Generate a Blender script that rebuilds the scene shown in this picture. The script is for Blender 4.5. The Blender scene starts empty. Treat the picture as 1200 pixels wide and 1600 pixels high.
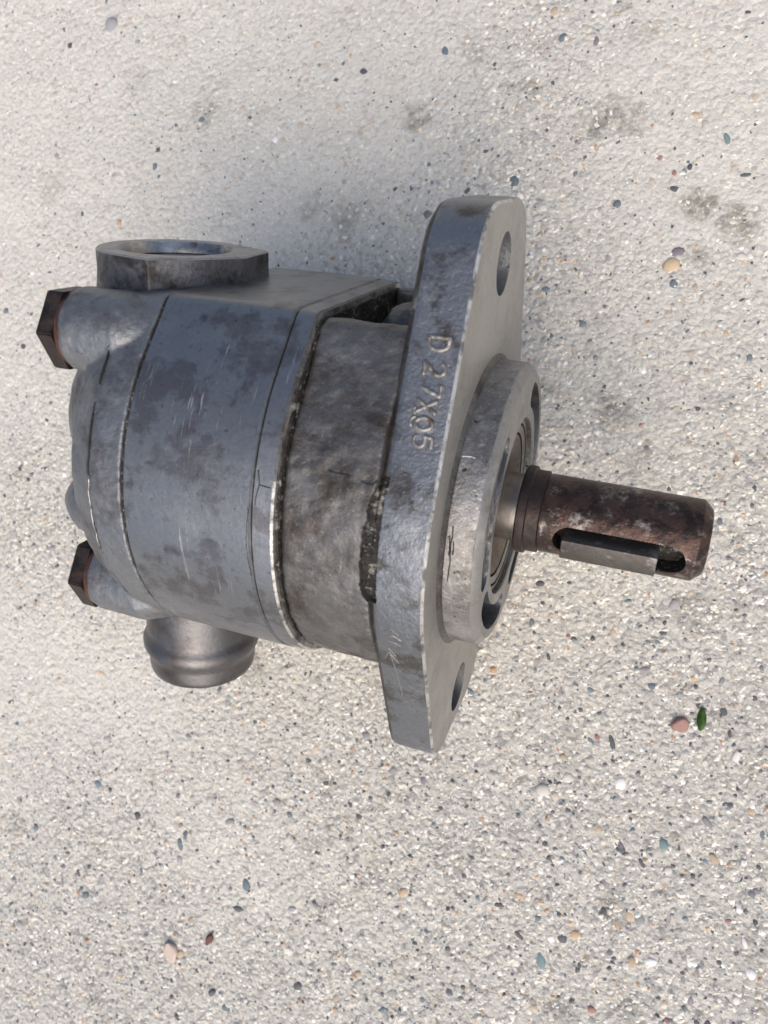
import bpy, bmesh, math, random
import numpy as np
from mathutils import Vector, Matrix, noise
random.seed(7); rng = np.random.default_rng(7)
S = 0.001                      # the object is modelled in millimetres, the scene is in metres
sc = bpy.context.scene
COL = sc.collection

# ------------------------------------------------------------------ camera
cam_d = bpy.data.cameras.new('camera'); cam = bpy.data.objects.new('camera', cam_d); COL.objects.link(cam)
RW = [[0.93967, 0.18128, -0.29011], [0.18338, -0.98283, -0.02017], [-0.28878, -0.03425, -0.95678]]
rx, dn, fw = [Vector(r) for r in RW]
m = Matrix((rx, -dn, -fw)).transposed().to_4x4()
m.translation = Vector((26.519, -0.264, 180.421)) * S
cam.matrix_world = m
cam_d.sensor_fit = 'VERTICAL'; cam_d.sensor_height = 36; cam_d.sensor_width = 27
cam_d.lens = 36 * 1258.7 / 1600
cam_d.clip_start = 0.005; cam_d.clip_end = 50
cam_d.dof.use_dof = True; cam_d.dof.focus_distance = 0.150
cam_d.dof.aperture_fstop = 28.0
sc.camera = cam

# ------------------------------------------------------------------ sky and sun
SUN_EL, SUN_AZ = math.radians(48), math.radians(-65)      # azimuth measured from +x towards +y
w = bpy.data.worlds.new('World'); sc.world = w; w.use_nodes = True
nt = w.node_tree; bg = nt.nodes['Background']
sky = nt.nodes.new('ShaderNodeTexSky'); sky.sky_type = 'NISHITA'; sky.sun_disc = False
sky.sun_elevation = SUN_EL; sky.sun_rotation = math.radians(90) - SUN_AZ
sky.dust_density = 5.0; sky.air_density = 1.0; sky.ozone_density = 0.7
nt.links.new(sky.outputs[0], bg.inputs[0]); bg.inputs[1].default_value = 0.125
sd = bpy.data.lights.new('sun', 'SUN'); sd.energy = 1.35; sd.angle = math.radians(80); sd.color = (1.0, 0.94, 0.865)
sun = bpy.data.objects.new('sun', sd); COL.objects.link(sun)
sdir = Vector((math.cos(SUN_EL)*math.cos(SUN_AZ), math.cos(SUN_EL)*math.sin(SUN_AZ), math.sin(SUN_EL)))
sun.rotation_euler = sdir.to_track_quat('Z', 'Y').to_euler(); sun.location = sdir * 2
vs = sc.view_settings
sc.display_settings.display_device = 'sRGB'
vs.view_transform = 'Standard'; vs.look = 'None'; vs.gamma = 1.0; vs.use_curve_mapping = False
vs.exposure = 0.57

# ------------------------------------------------------------------ materials
class NT:
    def __init__(s, name):
        s.m = bpy.data.materials.new(name); s.m.use_nodes = True; s.t = s.m.node_tree
        s.b = s.t.nodes['Principled BSDF']
        s.co = s.t.nodes.new('ShaderNodeTexCoord').outputs['Object']
    def n(s, typ, **k):
        x = s.t.nodes.new(typ)
        for a, v in k.items(): setattr(x, a, v)
        return x
    def link(s, a, b): s.t.links.new(a, b)
    def noise(s, scale, detail=4, rough=.55, dist=0, co=None, stretch=None):
        x = s.n('ShaderNodeTexNoise'); x.inputs['Scale'].default_value = scale
        x.inputs['Detail'].default_value = detail; x.inputs['Roughness'].default_value = rough
        x.inputs['Distortion'].default_value = dist
        c = co or s.co
        if stretch:
            mp = s.n('ShaderNodeMapping'); mp.inputs['Scale'].default_value = stretch
            s.link(c, mp.inputs[0]); c = mp.outputs[0]
        s.link(c, x.inputs['Vector']); return x.outputs['Fac']
    def ramp(s, f, p0, p1, c0=(0,0,0,1), c1=(1,1,1,1)):
        x = s.n('ShaderNodeValToRGB'); e = x.color_ramp.elements
        e[0].position = p0; e[1].position = p1; e[0].color = c0; e[1].color = c1
        s.link(f, x.inputs[0]); return x.outputs[0]
    def mix(s, f, a, b, typ='MIX'):
        x = s.n('ShaderNodeMix', data_type='RGBA', blend_type=typ)
        for i, v in ((0, f), (6, a), (7, b)):
            if isinstance(v, (int, float)): x.inputs[i].default_value = v
            elif isinstance(v, tuple): x.inputs[i].default_value = v if len(v) == 4 else (*v, 1)
            else: s.link(v, x.inputs[i])
        return x.outputs[2]
    def math(s, op, a, b=0.0):
        x = s.n('ShaderNodeMath', operation=op)
        for i, v in ((0, a), (1, b)):
            if isinstance(v, (int, float)): x.inputs[i].default_value = v
            else: s.link(v, x.inputs[i])
        return x.outputs[0]
    def bump(s, h, dist, strength=1.0, prev=None):
        x = s.n('ShaderNodeBump'); x.inputs['Distance'].default_value = dist; x.inputs['Strength'].default_value = strength
        s.link(h, x.inputs['Height'])
        if prev: s.link(prev, x.inputs['Normal'])
        return x.outputs[0]

DARK = {'machined_flange_face': .68, 'bright_worn_edge': .85, 'black_recess': 1, 'rusted_steel_shaft': .75, 'brown_bolt_steel': .45, 'threaded_bore': 1, 'bright_seal_track': 1}
def metal(name, base, stain, film=None, metallic=.75, rough=(.34, .55), patch=170, thr=(.50, .56), film_thr=(.52, .66),
          pits=.35, relief=.06, fine=1400, grain=None, scratch=0.0, blotch=.25, speck=0.0, extra=None):
    """weathered metal: base colour, darker stain patches with ragged edges, a lighter film, pits, fine cast relief"""
    k = DARK.get(name, .66); base, stain = [tuple(v*k for v in q) for q in (base, stain)]; film = tuple(v*k for v in film) if film else None
    s = NT(name)
    n1 = s.noise(patch, 12, .68, .15); n2 = s.noise(patch*.35, 5, .5); n3 = s.noise(fine, 5, .6); n4 = s.noise(patch*.8, 12, .68, 0, None, (1.0, 1.25, .9))
    c = s.mix(s.ramp(n1, *thr), base, stain)
    if film: c = s.mix(s.ramp(n4, *film_thr), c, film)
    for (ec, es, e0, e1) in (extra or []): c = s.mix(s.ramp(s.noise(es, 8, .7), e0, e1), c, ec)
    c = s.mix(blotch, c, s.mix(n2, (.25, .25, .25), (.85, .83, .8)), 'OVERLAY')
    c = s.mix(.35, c, s.mix(n3, (.2, .2, .2), (.8, .8, .8)), 'OVERLAY')
    p = s.ramp(s.noise(fine*.75, 2, .5), .66, .72)
    c = s.mix(s.math('MULTIPLY', p, pits), c, (.02, .018, .016))
    if speck:
        q = s.ramp(s.noise(fine*1.1, 3, .6), .60, .68); c = s.mix(s.math('MULTIPLY', q, speck), c, (.55, .55, .55))
    rr = s.math('ADD', s.math('MULTIPLY', n1, rough[1]-rough[0]), rough[0])
    h = s.math('SUBTRACT', n3, s.math('MULTIPLY', p, .35))
    nrm = s.bump(s.noise(fine*.3, 5, .65), relief*S*2.2, 1.0)
    nrm = s.bump(h, relief*S, 1.0, nrm)
    if grain:      # machining or scratches stretched along one axis
        g = s.noise(900, 3, .7, 0, None, grain)
        nrm = s.bump(g, .02*S, 1.0, nrm); c = s.mix(.25, c, s.mix(g, (.2, .2, .2), (.85, .85, .85)), 'OVERLAY')
    if scratch:
        g = s.ramp(s.noise(420, 6, .75, 0, None, (2.6, .16, .16)), .60, .66)
        area = s.ramp(s.noise(45, 2, .5), .5, .6)
        k = s.math('MULTIPLY', s.math('MULTIPLY', g, area), scratch)
        c = s.mix(k, c, (.62, .60, .58))
    s.link(c, s.b.inputs['Base Color']); s.link(rr, s.b.inputs['Roughness']); s.link(nrm, s.b.inputs['Normal'])
    s.b.inputs['Metallic'].default_value = metallic
    return s.m

M = {}
M['housing'] = metal('oxidised_aluminium_blue_grey', (.255, .272, .297), (.175, .175, .19), (.32, .335, .35), .78, (.29, .46), 120, (.50, .57), (.56, .7), relief=.035, scratch=.9, extra=[((.085, .085, .10), 240, .575, .70)])
M['cover'] = metal('cast_aluminium_grey', (.24, .258, .283), (.16, .155, .165), (.29, .30, .31), .65, (.38, .55), 120, (.48, .60), relief=.09)
M['dark_cast'] = metal('dirty_cast_aluminium', (.165, .163, .165), (.075, .064, .057), (.25, .25, .255), .62, (.36, .58), 140, (.44, .64), (.52, .74), relief=.09, fine=1700, speck=.12)
M['flange'] = metal('flange_edge_metal', (.235, .255, .285), (.115, .11, .108), (.34, .36, .385), .76, (.30, .48), 140, (.52, .62), (.54, .66), relief=.09, fine=1500, speck=.15)
M['machined'] = metal('machined_flange_face', (.44, .43, .41), (.33, .315, .29), (.52, .51, .49), .6, (.34, .5), 80, (.48, .70), pits=.5, relief=.035, grain=(1, .16, 2.2), blotch=.4, speck=.2, extra=[((.22, .20, .175), 150, .62, .72)])
M['boss'] = metal('pilot_boss_metal', (.29, .29, .295), (.13, .12, .11), (.46, .46, .455), .65, (.36, .52), 110, (.42, .64), (.50, .66), pits=.85, relief=.12, fine=1300, speck=.35)
M['bossface'] = metal('pilot_boss_face', (.36, .355, .345), (.24, .225, .21), (.48, .47, .455), .6, (.34, .5), 170, (.52, .66), relief=.05)
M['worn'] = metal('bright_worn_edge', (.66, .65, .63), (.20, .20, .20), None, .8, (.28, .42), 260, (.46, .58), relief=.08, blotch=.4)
M['dirt_and_gap'] = metal('black_grime_and_gap_shade', (.035, .03, .026), (.012, .011, .010), (.30, .29, .27), .3, (.5, .8), 420, (.45, .6), (.56, .62), relief=.3, fine=1300, speck=.35)
M['dark_edge'] = metal('dark_flange_edge', (.11, .10, .095), (.045, .038, .035), (.26, .27, .28), .5, (.45, .65), 200, (.42, .58), (.58, .66), relief=.14, fine=1200, pits=.8)  # darker pitted tone for the rounded rear edge of the flange
M['rust'] = metal('rusted_steel_shaft', (.085, .05, .04), (.030, .020, .018), (.27, .25, .235), .6, (.26, .5), 330, (.44, .56), (.55, .64), pits=.6, relief=.12, fine=1100,
                  extra=[((.105, .05, .038), 420, .57, .68), ((.24, .14, .08), 520, .66, .70), ((.03, .02, .02), 700, .58, .64)])
M['bolt'] = metal('brown_bolt_steel', (.075, .055, .05), (.028, .022, .021), (.14, .09, .07), .55, (.38, .55), 260, (.45, .6), relief=.06)
M['washer'] = metal('coppery_washer', (.16, .075, .055), (.06, .035, .03), None, .6, (.4, .6), 300, (.45, .6))
M['bright'] = metal('bright_seal_track', (.48, .45, .42), (.20, .17, .155), None, .95, (.16, .3), 200, (.55, .62), relief=.01, pits=.2)
M['barb'] = metal('steel_hose_tube', (.17, .17, .18), (.085, .06, .052), (.24, .235, .235), .75, (.30, .48), 80, (.44, .64), relief=.04, pits=.3, extra=[((.11, .065, .045), 110, .56, .72)])
M['port'] = metal('port_casting_dark', (.14, .143, .155), (.05, .045, .044), (.25, .26, .28), .6, (.4, .6), 170, (.48, .6), relief=.1)
M['portface'] = metal('port_sealing_face', (.40, .40, .39), (.20, .195, .19), (.40, .39, .37), .6, (.36, .5), 180, (.52, .66), relief=.03)
M['bore'] = metal('threaded_bore', (.27, .26, .25), (.13, .12, .115), (.5, .5, .49), .8, (.22, .4), 220, (.55, .62), relief=.03)
M['seal'] = metal('seal_case', (.30, .285, .26), (.18, .15, .125), (.38, .35, .31), .35, (.42, .55), 220, (.45, .65), relief=.02)
M['rubber'] = metal('brown_rubber_lip', (.20, .165, .13), (.10, .075, .06), None, .0, (.5, .6), 250, (.4, .65), relief=.02)
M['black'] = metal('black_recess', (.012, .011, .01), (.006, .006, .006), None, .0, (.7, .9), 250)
M['letter'] = metal('raised_lettering', (.30, .29, .28), (.17, .13, .10), (.55, .55, .54), .6, (.36, .5), 420, (.52, .62), (.55, .66), relief=.04)

# ------------------------------------------------------------------ mesh helpers (millimetres in, metres out)
def finish(me, mats, angle=32):
    for mt in mats: me.materials.append(mt)
    me.polygons.foreach_set('use_smooth', [True]*len(me.polygons))
    me.set_sharp_from_angle(angle=math.radians(angle)); me.update()
def to_obj(name, bm, mats, parent=None, angle=32, scale=S):
    if not isinstance(mats, (list, tuple)): mats = [mats]
    me = bpy.data.meshes.new(name)
    if isinstance(bm, bmesh.types.BMesh):
        bmesh.ops.scale(bm, vec=(scale,)*3, verts=bm.verts); bm.to_mesh(me)
    else:
        me = bm; me.name = name; me.transform(Matrix.Scale(scale, 4))
        idx = [p.material_index for p in me.polygons]; me.materials.clear()
    finish(me, mats, angle)
    if not isinstance(bm, bmesh.types.BMesh): me.polygons.foreach_set('material_index', idx)
    o = bpy.data.objects.new(name, me); COL.objects.link(o)
    if parent: o.parent = parent
    return o
def hull(P):
    P = sorted(set((round(a, 5), round(b, 5)) for a, b in P))
    def half(pts):
        h = []
        for p in pts:
            while len(h) > 1 and (h[-1][0]-h[-2][0])*(p[1]-h[-2][1])-(h[-1][1]-h[-2][1])*(p[0]-h[-2][0]) <= 0: h.pop()
            h.append(p)
        return h
    a = half(P); b = half(P[::-1]); return a[:-1]+b[:-1]
def resample(P, n):
    P = np.array(P); Q = np.vstack([P, P[:1]]); d = np.r_[0, np.cumsum(np.linalg.norm(np.diff(Q, axis=0), axis=1))]
    t = np.linspace(0, d[-1], n, endpoint=False)
    return np.c_[np.interp(t, d, Q[:, 0]), np.interp(t, d, Q[:, 1])]
def hull_circles(cs, n=240, top=None):
    pts = []
    for (y, z, r) in cs:
        for k in range(96):
            a = 2*math.pi*k/96; pts.append((y+r*math.cos(a), z+r*math.sin(a)))
    if top: pts = [q for q in pts if q[0] <= top+1e-6]
    return resample(hull(pts), n)
def inset(P, d):
    t = np.roll(P, -1, 0)-np.roll(P, 1, 0); t /= np.linalg.norm(t, axis=1)[:, None]
    return P + np.c_[-t[:, 1], t[:, 0]]*d          # CCW polygon: left normal points inside
def loft(rings, bm=None, mat=None, cap=True):
    """rings: list of (x, polygon (y,z)); x increasing. mat: material index per band"""
    bm = bm or bmesh.new(); R = []
    for x, P in rings: R.append([bm.verts.new((x, y, z)) for y, z in P])
    n = len(R[0])
    for k in range(len(R)-1):
        for i in range(n):
            f = bm.faces.new((R[k][i], R[k][(i+1) % n], R[k+1][(i+1) % n], R[k+1][i]))
            if mat: f.material_index = mat[k]
    if cap:
        f = bm.faces.new(R[0][::-1]); f.material_index = mat[0] if mat else 0
        f = bm.faces.new(R[-1]); f.material_index = mat[-1] if mat else 0
    bmesh.ops.recalc_face_normals(bm, faces=bm.faces)
    return bm
def lathe(prof, axis='x', c=(0, 0), n=96, bm=None, mat=None, closed=False, rot=0):
    """prof: list of (position along axis, radius). c: centre in the other two coordinates"""
    bm = bm or bmesh.new(); R = []
    def pt(a, u, v):
        return (a, c[0]+u, c[1]+v) if axis == 'x' else (c[0]+u, a, c[1]+v)
    for a, r in prof:
        if r < 1e-6: R.append([bm.verts.new(pt(a, 0, 0))])
        else: R.append([bm.verts.new(pt(a, r*math.cos(2*math.pi*i/n+rot), r*math.sin(2*math.pi*i/n+rot))) for i in range(n)])
    fs = []
    segs = [(R[k], R[k+1], k) for k in range(len(R)-1)]
    if closed: segs.append((R[-1], R[0], len(R)-1))
    for A, B_, k in segs:
        for i in range(n):
            j = (i+1) % n
            if len(A) == 1 and len(B_) == 1: continue
            if len(A) == 1: f = bm.faces.new((A[0], B_[j], B_[i]))
            elif len(B_) == 1: f = bm.faces.new((A[i], A[j], B_[0]))
            else: f = bm.faces.new((A[i], A[j], B_[j], B_[i]))
            if mat: f.material_index = mat[k]
            fs.append(f)
    bmesh.ops.recalc_face_normals(bm, faces=fs)
    return bm
def cyl(x0, x1, y, z, r, n=48, ch=0, bm=None):
    if ch: return lathe([(x0, 0), (x0, r-ch), (x0+ch*.3, r-ch*.3), (x0+ch, r), (x1, r), (x1, 0)], c=(y, z), n=n, bm=bm)
    return lathe([(x0, 0), (x0, r), (x1, r), (x1, 0)], c=(y, z), n=n, bm=bm)
def ellipsoid(c, r, bm):
    g = bmesh.ops.create_uvsphere(bm, u_segments=40, v_segments=24, radius=1)
    for v in g['verts']: v.co = Vector((c[0]+v.co.x*r[0], c[1]+v.co.y*r[1], c[2]+v.co.z*r[2]))
def tmp(bm):
    me = bpy.data.meshes.new('tmp'); bm.to_mesh(me); bm.free()
    o = bpy.data.objects.new('tmp', me); COL.objects.link(o); return o
def evaluate(o):
    dg = bpy.context.evaluated_depsgraph_get(); dg.update()
    me = bpy.data.meshes.new_from_object(o.evaluated_get(dg)); return me
def remesh(bm, voxel, smooth=6, fac=.5):
    o = tmp(bm)
    r = o.modifiers.new('r', 'REMESH'); r.mode = 'VOXEL'; r.voxel_size = voxel
    s = o.modifiers.new('s', 'SMOOTH'); s.factor = fac; s.iterations = smooth
    me = evaluate(o); bpy.data.objects.remove(o); return me
def boolean(me_or_bm, cutters, op='DIFFERENCE'):
    if isinstance(me_or_bm, bmesh.types.BMesh): o = tmp(me_or_bm)
    else: o = bpy.data.objects.new('tmp', me_or_bm); COL.objects.link(o)
    cs = []
    for c in cutters:
        k = tmp(c); cs.append(k); md = o.modifiers.new('b', 'BOOLEAN'); md.operation = op; md.object = k; md.solver = 'EXACT'
    me = evaluate(o)
    for k in cs+[o]: bpy.data.objects.remove(k)
    return me
def face_mat(me, fn):
    for p in me.polygons: p.material_index = fn(p.center, p.normal)
def rough_up(me, amp, freq, keep=None):
    """small real unevenness of a casting"""
    n = len(me.vertices); no = np.empty(n*3); me.vertices.foreach_get('normal', no); no = no.reshape(-1, 3)
    for i, v in enumerate(me.vertices):
        a = amp if keep is None else amp*keep(v.co)
        if a: v.co += Vector(no[i])*a*noise.fractal(v.co*freq, .8, 2.0, 3)

# ------------------------------------------------------------------ the pump
TILT = math.radians(23.5); HGT = 35.6
pump = bpy.data.objects.new('gear_pump', None); COL.objects.link(pump); pump.empty_display_size = .03
pump.location = (0, 0, HGT*S); pump.rotation_euler = (TILT, 0, 0)
pump['label'] = 'used grey metal hydraulic gear pump with two-hole flange and keyed rusty shaft lying on concrete'
pump['category'] = 'gear pump'

SEC = hull_circles([(2.5, 0, 35.5), (31.2, 18.0, 3.0), (31.2, -18.0, 3.0)], 288, 34.2)     # body section
# --- gear housing
X0, X1 = -50.2, -27.3
bm = loft([(X0, inset(SEC, .45)), (X0+.45, inset(SEC, 0)), (X0+8, inset(SEC, -.05)), (X1-8, inset(SEC, -.1)), (X1-.3, inset(SEC, -.1)), (X1, inset(SEC, .3))],
          mat=[0, 0, 0, 0, 0])
housing = to_obj('gear_housing', bm, [M['housing'], M['worn']], pump)
# --- dark joint fillings between the castings
for x0, x1, d in ((-50.7, -50.15, .75), (-27.4, -27.1, .6), (-23.7, -23.2, 1.3)):
    to_obj('gasket', loft([(x0, inset(SEC, d)), (x1, inset(SEC, d))]), M['dirt_and_gap'], pump)
# --- bearing plate
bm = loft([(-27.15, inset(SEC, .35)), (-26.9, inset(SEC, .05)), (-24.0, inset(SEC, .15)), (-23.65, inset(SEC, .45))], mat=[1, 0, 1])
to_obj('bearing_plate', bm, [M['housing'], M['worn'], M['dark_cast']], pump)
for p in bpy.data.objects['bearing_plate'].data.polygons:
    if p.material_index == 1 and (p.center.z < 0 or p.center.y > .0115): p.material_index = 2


# --- front casting between plate and flange, with the pocket on its top side
NECK = hull_circles([(1.6, 0, 33.6), (30.6, 18.0, 2.4), (30.6, -18.0, 2.4)], 240, 33.0)
bm = loft([(-23.3, inset(NECK, .4)), (-22.8, inset(NECK, 0)), (-16, inset(NECK, -.1)), (-8.6, inset(NECK, -.2))])
cut1 = loft([(-23.9, hull_circles([(24, 15, 2), (24, -15, 2), (45, 13.5, 1), (45, -13.5, 1)], 64)), (-9.2, hull_circles([(24, 15, 2), (24, -15, 2), (45, 13.5, 1), (45, -13.5, 1)], 64))])
me = boolean(bm, [cut1])
bm = bmesh.new(); bm.from_mesh(me)
lathe([(-21, 0), (-20.6, 3.5), (-19, 5.6), (-16.5, 6.6), (-8.6, 6.9), (-8.6, 0)], c=(26.5, -3), n=40, bm=bm)
me = remesh(bm, .42, 5)
# milled step next to the flange on the near side: a shallow arc-shaped slot
def arc_prism(x0, x1, r0, r1, a0, a1, n=40, cy=1.6, cz=0.0):
    P = [(cy+r1*math.sin(a0+(a1-a0)*i/n), cz+r1*math.cos(a0+(a1-a0)*i/n)) for i in range(n+1)]
    P += [(cy+r0*math.sin(a1+(a0-a1)*i/n), cz+r0*math.cos(a1+(a0-a1)*i/n)) for i in range(n+1)]
    return loft([(x0, P), (x1, P)])
def SLOT():
    n = 110; a0, a1 = math.radians(-13), math.radians(20); b = bmesh.new(); rings = []
    for i in range(n+1):
        a = a0+(a1-a0)*i/n; t = i/n
        xl = -9.55-.55*math.sin(math.pi*min(1, t*1.35))+.35*noise.noise(Vector((t*9, 1, 0)))+.28*noise.noise(Vector((t*31, 2, 0)))
        xl += 1.3*max(0, t-.86)/.14*.8 + .9*max(0, .05-t)/.05
        xr = -7.45+.12*noise.noise(Vector((t*14, 5, 0)))+.12*noise.noise(Vector((t*40, 6, 0)))
        r0 = 32.45+.25*noise.noise(Vector((t*20, 8, 0)))
        rings.append([b.verts.new((x, 1.6+r*math.sin(a), r*math.cos(a))) for x, r in ((xl, r0), (xr, r0), (xr, 38), (xl, 38))])
    for i in range(n):
        for k in range(4): b.faces.new((rings[i][k], rings[i][(k+1) % 4], rings[i+1][(k+1) % 4], rings[i+1][k]))
    b.faces.new(rings[0][::-1]); b.faces.new(rings[-1]); bmesh.ops.recalc_face_normals(b, faces=b.faces); return b
me = boolean(me, [SLOT()])
rough_up(me, .22, .35)
face_mat(me, lambda c, n: 1 if (-10.45 < c.x < -7 and math.hypot(c.y-1.6, c.z) < 33.0 and c.z > 20 and -6.5 < c.y < 14) else 0)
to_obj('front_casting', me, [M['dark_cast'], M['dirt_and_gap']], pump, 40)

# --- two-hole mounting flange
FL = hull_circles([(39.7, 7.4, 11.3), (39.7, -7.4, 11.3), (-39.6, 8.4, 9.8), (-39.6, -8.4, 9.8), (0, 0, 33.2)], 300)
bm = loft([(-9.1, inset(FL, 1.9)), (-8.95, inset(FL, 1.2)), (-8.5, inset(FL, .5)), (-7.9, inset(FL, .12)), (-7.1, inset(FL, 0)), (-.42, inset(FL, 0)), (0, inset(FL, .42))],
          mat=[0, 0, 0, 0, 0, 2])
me = boolean(bm, [cyl(-12, 3, 41.3, 0, 5.0, 64), cyl(-12, 3, -41.3, 0, 5.0, 64), SLOT()])
def fm(c, n):
    if c.x > -.01: return 1
    if c.x > -.41 and abs(n.x) < .95 and abs(n.x) > .3: return 2
    if math.hypot(abs(c.y)-41.3, c.z) < 5.05: return 3
    if c.x < -7.2 and math.hypot(c.y-1.6, c.z) < 32.6 and c.z > 25 and -7 < c.y < 14: return 5
    if c.x < -7.95: return 4
    return 0
face_mat(me, fm)
flange = to_obj('mounting_flange', me, [M['flange'], M['machined'], M['worn'], M['cover'], M['dark_edge'], M['dirt_and_gap']], pump)

# raised lettering on the slanted flange edge: D 2 7 X 0 5, read downwards
def on_edge(x, y):
    z = math.sqrt(max(0, 33.2**2-y*y)) if abs(y) < 12.0 else 35.0-.385*abs(y)+.55
    return Vector((x, y, z))
SL = 35.56-.385*30
def edge_z(y):      # surface height of the flange edge
    best = None
    for i in range(len(FL)):
        y0, z0 = FL[i]; y1, z1 = FL[(i+1) % len(FL)]
        if z0+z1 > 0 and (y0-y)*(y1-y) <= 0 and y0 != y1: best = z0+(z1-z0)*(y-y0)/(y1-y0)
    return best or 0
def round_z(cy, r): return lambda y: math.sqrt(max(.1, r*r-(y-cy)**2))
def strokes(bm, paths, r, sink=.12, ez=None):
    ez = ez or edge_z
    for P in paths:
        # densify
        Q = []
        for a, b in zip(P[:-1], P[1:]):
            k = max(1, int(math.dist(a, b)/.25))
            for i in range(k): Q.append((a[0]+(b[0]-a[0])*i/k, a[1]+(b[1]-a[1])*i/k))
        Q.append(P[-1])
        closed = math.dist(P[0], P[-1]) < 1e-3
        if closed: Q = Q[:-1]
        V = [Vector((x, y, ez(y))) for x, y in Q]; rings = []; n = 8
        for i, v in enumerate(V):
            a = V[i-1] if (i or closed) else V[0]; b = V[(i+1) % len(V)] if (i < len(V)-1 or closed) else V[-1]
            t = (b-a).normalized(); dy = .05; nn = Vector((0, -(ez(v.y+dy)-ez(v.y-dy)), 2*dy)).normalized(); s = t.cross(nn).normalized()
            rr = r*(1+.28*noise.noise(v*1.7)); hh = 1.0+.35*noise.noise(v*1.1+Vector((9, 0, 0)))
            rings.append([bm.verts.new(v-nn*sink+s*rr*math.cos(2*math.pi*k/n)+nn*rr*hh*math.sin(2*math.pi*k/n)) for k in range(n)])
        m_ = len(rings)
        for i in range(m_ if closed else m_-1):
            A, B_ = rings[i], rings[(i+1) % m_]
            for k in range(n): bm.faces.new((A[k], A[(k+1) % n], B_[(k+1) % n], B_[k]))
        if not closed:
            for A in (rings[0], rings[-1]):
                c = bm.verts.new(sum((q.co for q in A), Vector())/n + ((V[0]-V[1]) if A is rings[0] else (V[-1]-V[-2])).normalized()*r*.6)
                for k in range(n): bm.faces.new((A[k], A[(k+1) % n], c))
    bmesh.ops.recalc_face_normals(bm, faces=bm.faces)
def glyph(pts, cx, cy, w, h, lean=0.0):
    # glyph coordinates u (reading direction, 0..1), v (up, 0..1); u maps to -y, v maps to +x
    return [[(cx+(v-.5)*h+lean*(u-.5), cy-(u-.5)*w+lean*.4*(v-.5)) for u, v in P] for P in pts]
def arc(cu, cv, ru, rv, a0, a1, n=14): return [(cu+ru*math.cos(math.radians(a0+(a1-a0)*i/n)), cv+rv*math.sin(math.radians(a0+(a1-a0)*i/n))) for i in range(n+1)]
G = {
 'D': [[(0, 1), (.45, 1)]+arc(.45, .5, .5, .5, 90, -90)+[(0, 0), (0, 1)]],
 '2': [arc(.5, .72, .45, .28, 165, -40)+[(.05, 0), (1, 0)]],
 '7': [[(0, 1), (1, 1), (.35, 0)]],
 'X': [[(0, 1), (1, 0)], [(1, 1), (0, 0)]],
 '0': [arc(.5, .5, .48, .5, 0, 360, 24)],
 '5': [[(.95, 1), (.15, 1), (.08, .56)]+arc(.42, .32, .5, .32, 125, -145)],
}
bm = bmesh.new()
for ch, cx, cy, w_, h_ in (('D', -3.55, 32.35, 1.75, 3.0), ('2', -3.5, 29.05, 1.75, 3.1), ('7', -3.55, 26.3, 1.5, 2.9), ('X', -3.75, 24.05, 1.7, 3.0),
                      ('0', -3.7, 21.75, 1.7, 2.5), ('5', -3.4, 19.4, 1.7, 2.7)):
    strokes(bm, glyph(G[ch], cx, cy, w_, h_), .38, .06)
strokes(bm, [[(-5.0, 22.6), (-5.5, 22.4), (-5.75, 21.9), (-5.5, 21.2)]], .3, .08)
strokes(bm, [[(-5.3, 23.9), (-5.5, 23.4), (-5.2, 22.9)]], .3, .06)
me = bpy.data.meshes.new('x'); bm.to_mesh(me); bm.free()
to_obj('lettering', me, M['letter'], flange, 80)
bm = bmesh.new()
strokes(bm, [[(-6.3, -11.3), (-5.2, -10.4), (-4.0, -11.7)], [(-6.0, -12.4), (-4.9, -12.0), (-3.6, -12.9)], [(-6.1, -13.5), (-4.7, -13.7), (-3.7, -14.4)],
             [(-6.0, -15.5), (-4.9, -17.3)], [(-6.9, -18.4), (-6.1, -16.5)], [(-6.0, -16.5), (-4.6, -19.0)], [(-5.9, -16.5), (-5.2, -22.0), (-4.7, -28.0)]], .13, .05)
me = bpy.data.meshes.new('x'); bm.to_mesh(me); bm.free()
to_obj('lettering', me, M['letter'], flange, 80)

# cracks, parting lines and burrs on the castings
def crack(name, paths, cy, r, parent, mat, th=.13, sink=.03):
    bm = bmesh.new()
    P2 = []
    for P in paths:
        Q = []
        for a, b_ in zip(P[:-1], P[1:]):
            k = max(1, int(math.dist(a, b_)/.9))
            for i in range(k):
                q = (a[0]+(b_[0]-a[0])*i/k, a[1]+(b_[1]-a[1])*i/k); nn = noise.noise_vector(Vector((q[0]*1.3, q[1]*1.3, 4)))
                Q.append((q[0]+.22*nn.x, q[1]+.22*nn.y) if Q else q)
        Q.append(P[-1]); P2.append(Q)
    strokes(bm, P2, th, sink, round_z(cy, r)); me = bpy.data.meshes.new('x'); bm.to_mesh(me); bm.free()
    return to_obj(name, me, mat, parent, 80)
PT = {o.name: o for o in pump.children}
crack('parting_line', [[(-16.3, 13.8), (-13.7, 13.7), (-11.7, 13.4), (-10.4, 12.9), (-9.3, 13.1), (-8.7, 13.6)]], 1.6, 33.65, PT['front_casting'], M['black'], .16)
crack('crack', [[(-26.2, 10.9), (-25.2, 10.8), (-24.3, 10.7)], [(-26.6, 12.9), (-26.2, 12.1), (-26.2, 10.9), (-26.6, 7.7)]], 2.5, 35.42, PT['bearing_plate'], M['black'], .09)
crack('crack', [[(-36.7, -17.3), (-33.4, -17.2), (-29.4, -16.4), (-27.6, -17.1)], [(-27.6, 7.0), (-27.9, 1.2), (-27.7, -2.3), (-27.5, -4.6)]], 2.5, 35.56, PT['gear_housing'], M['black'], .08)

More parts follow.
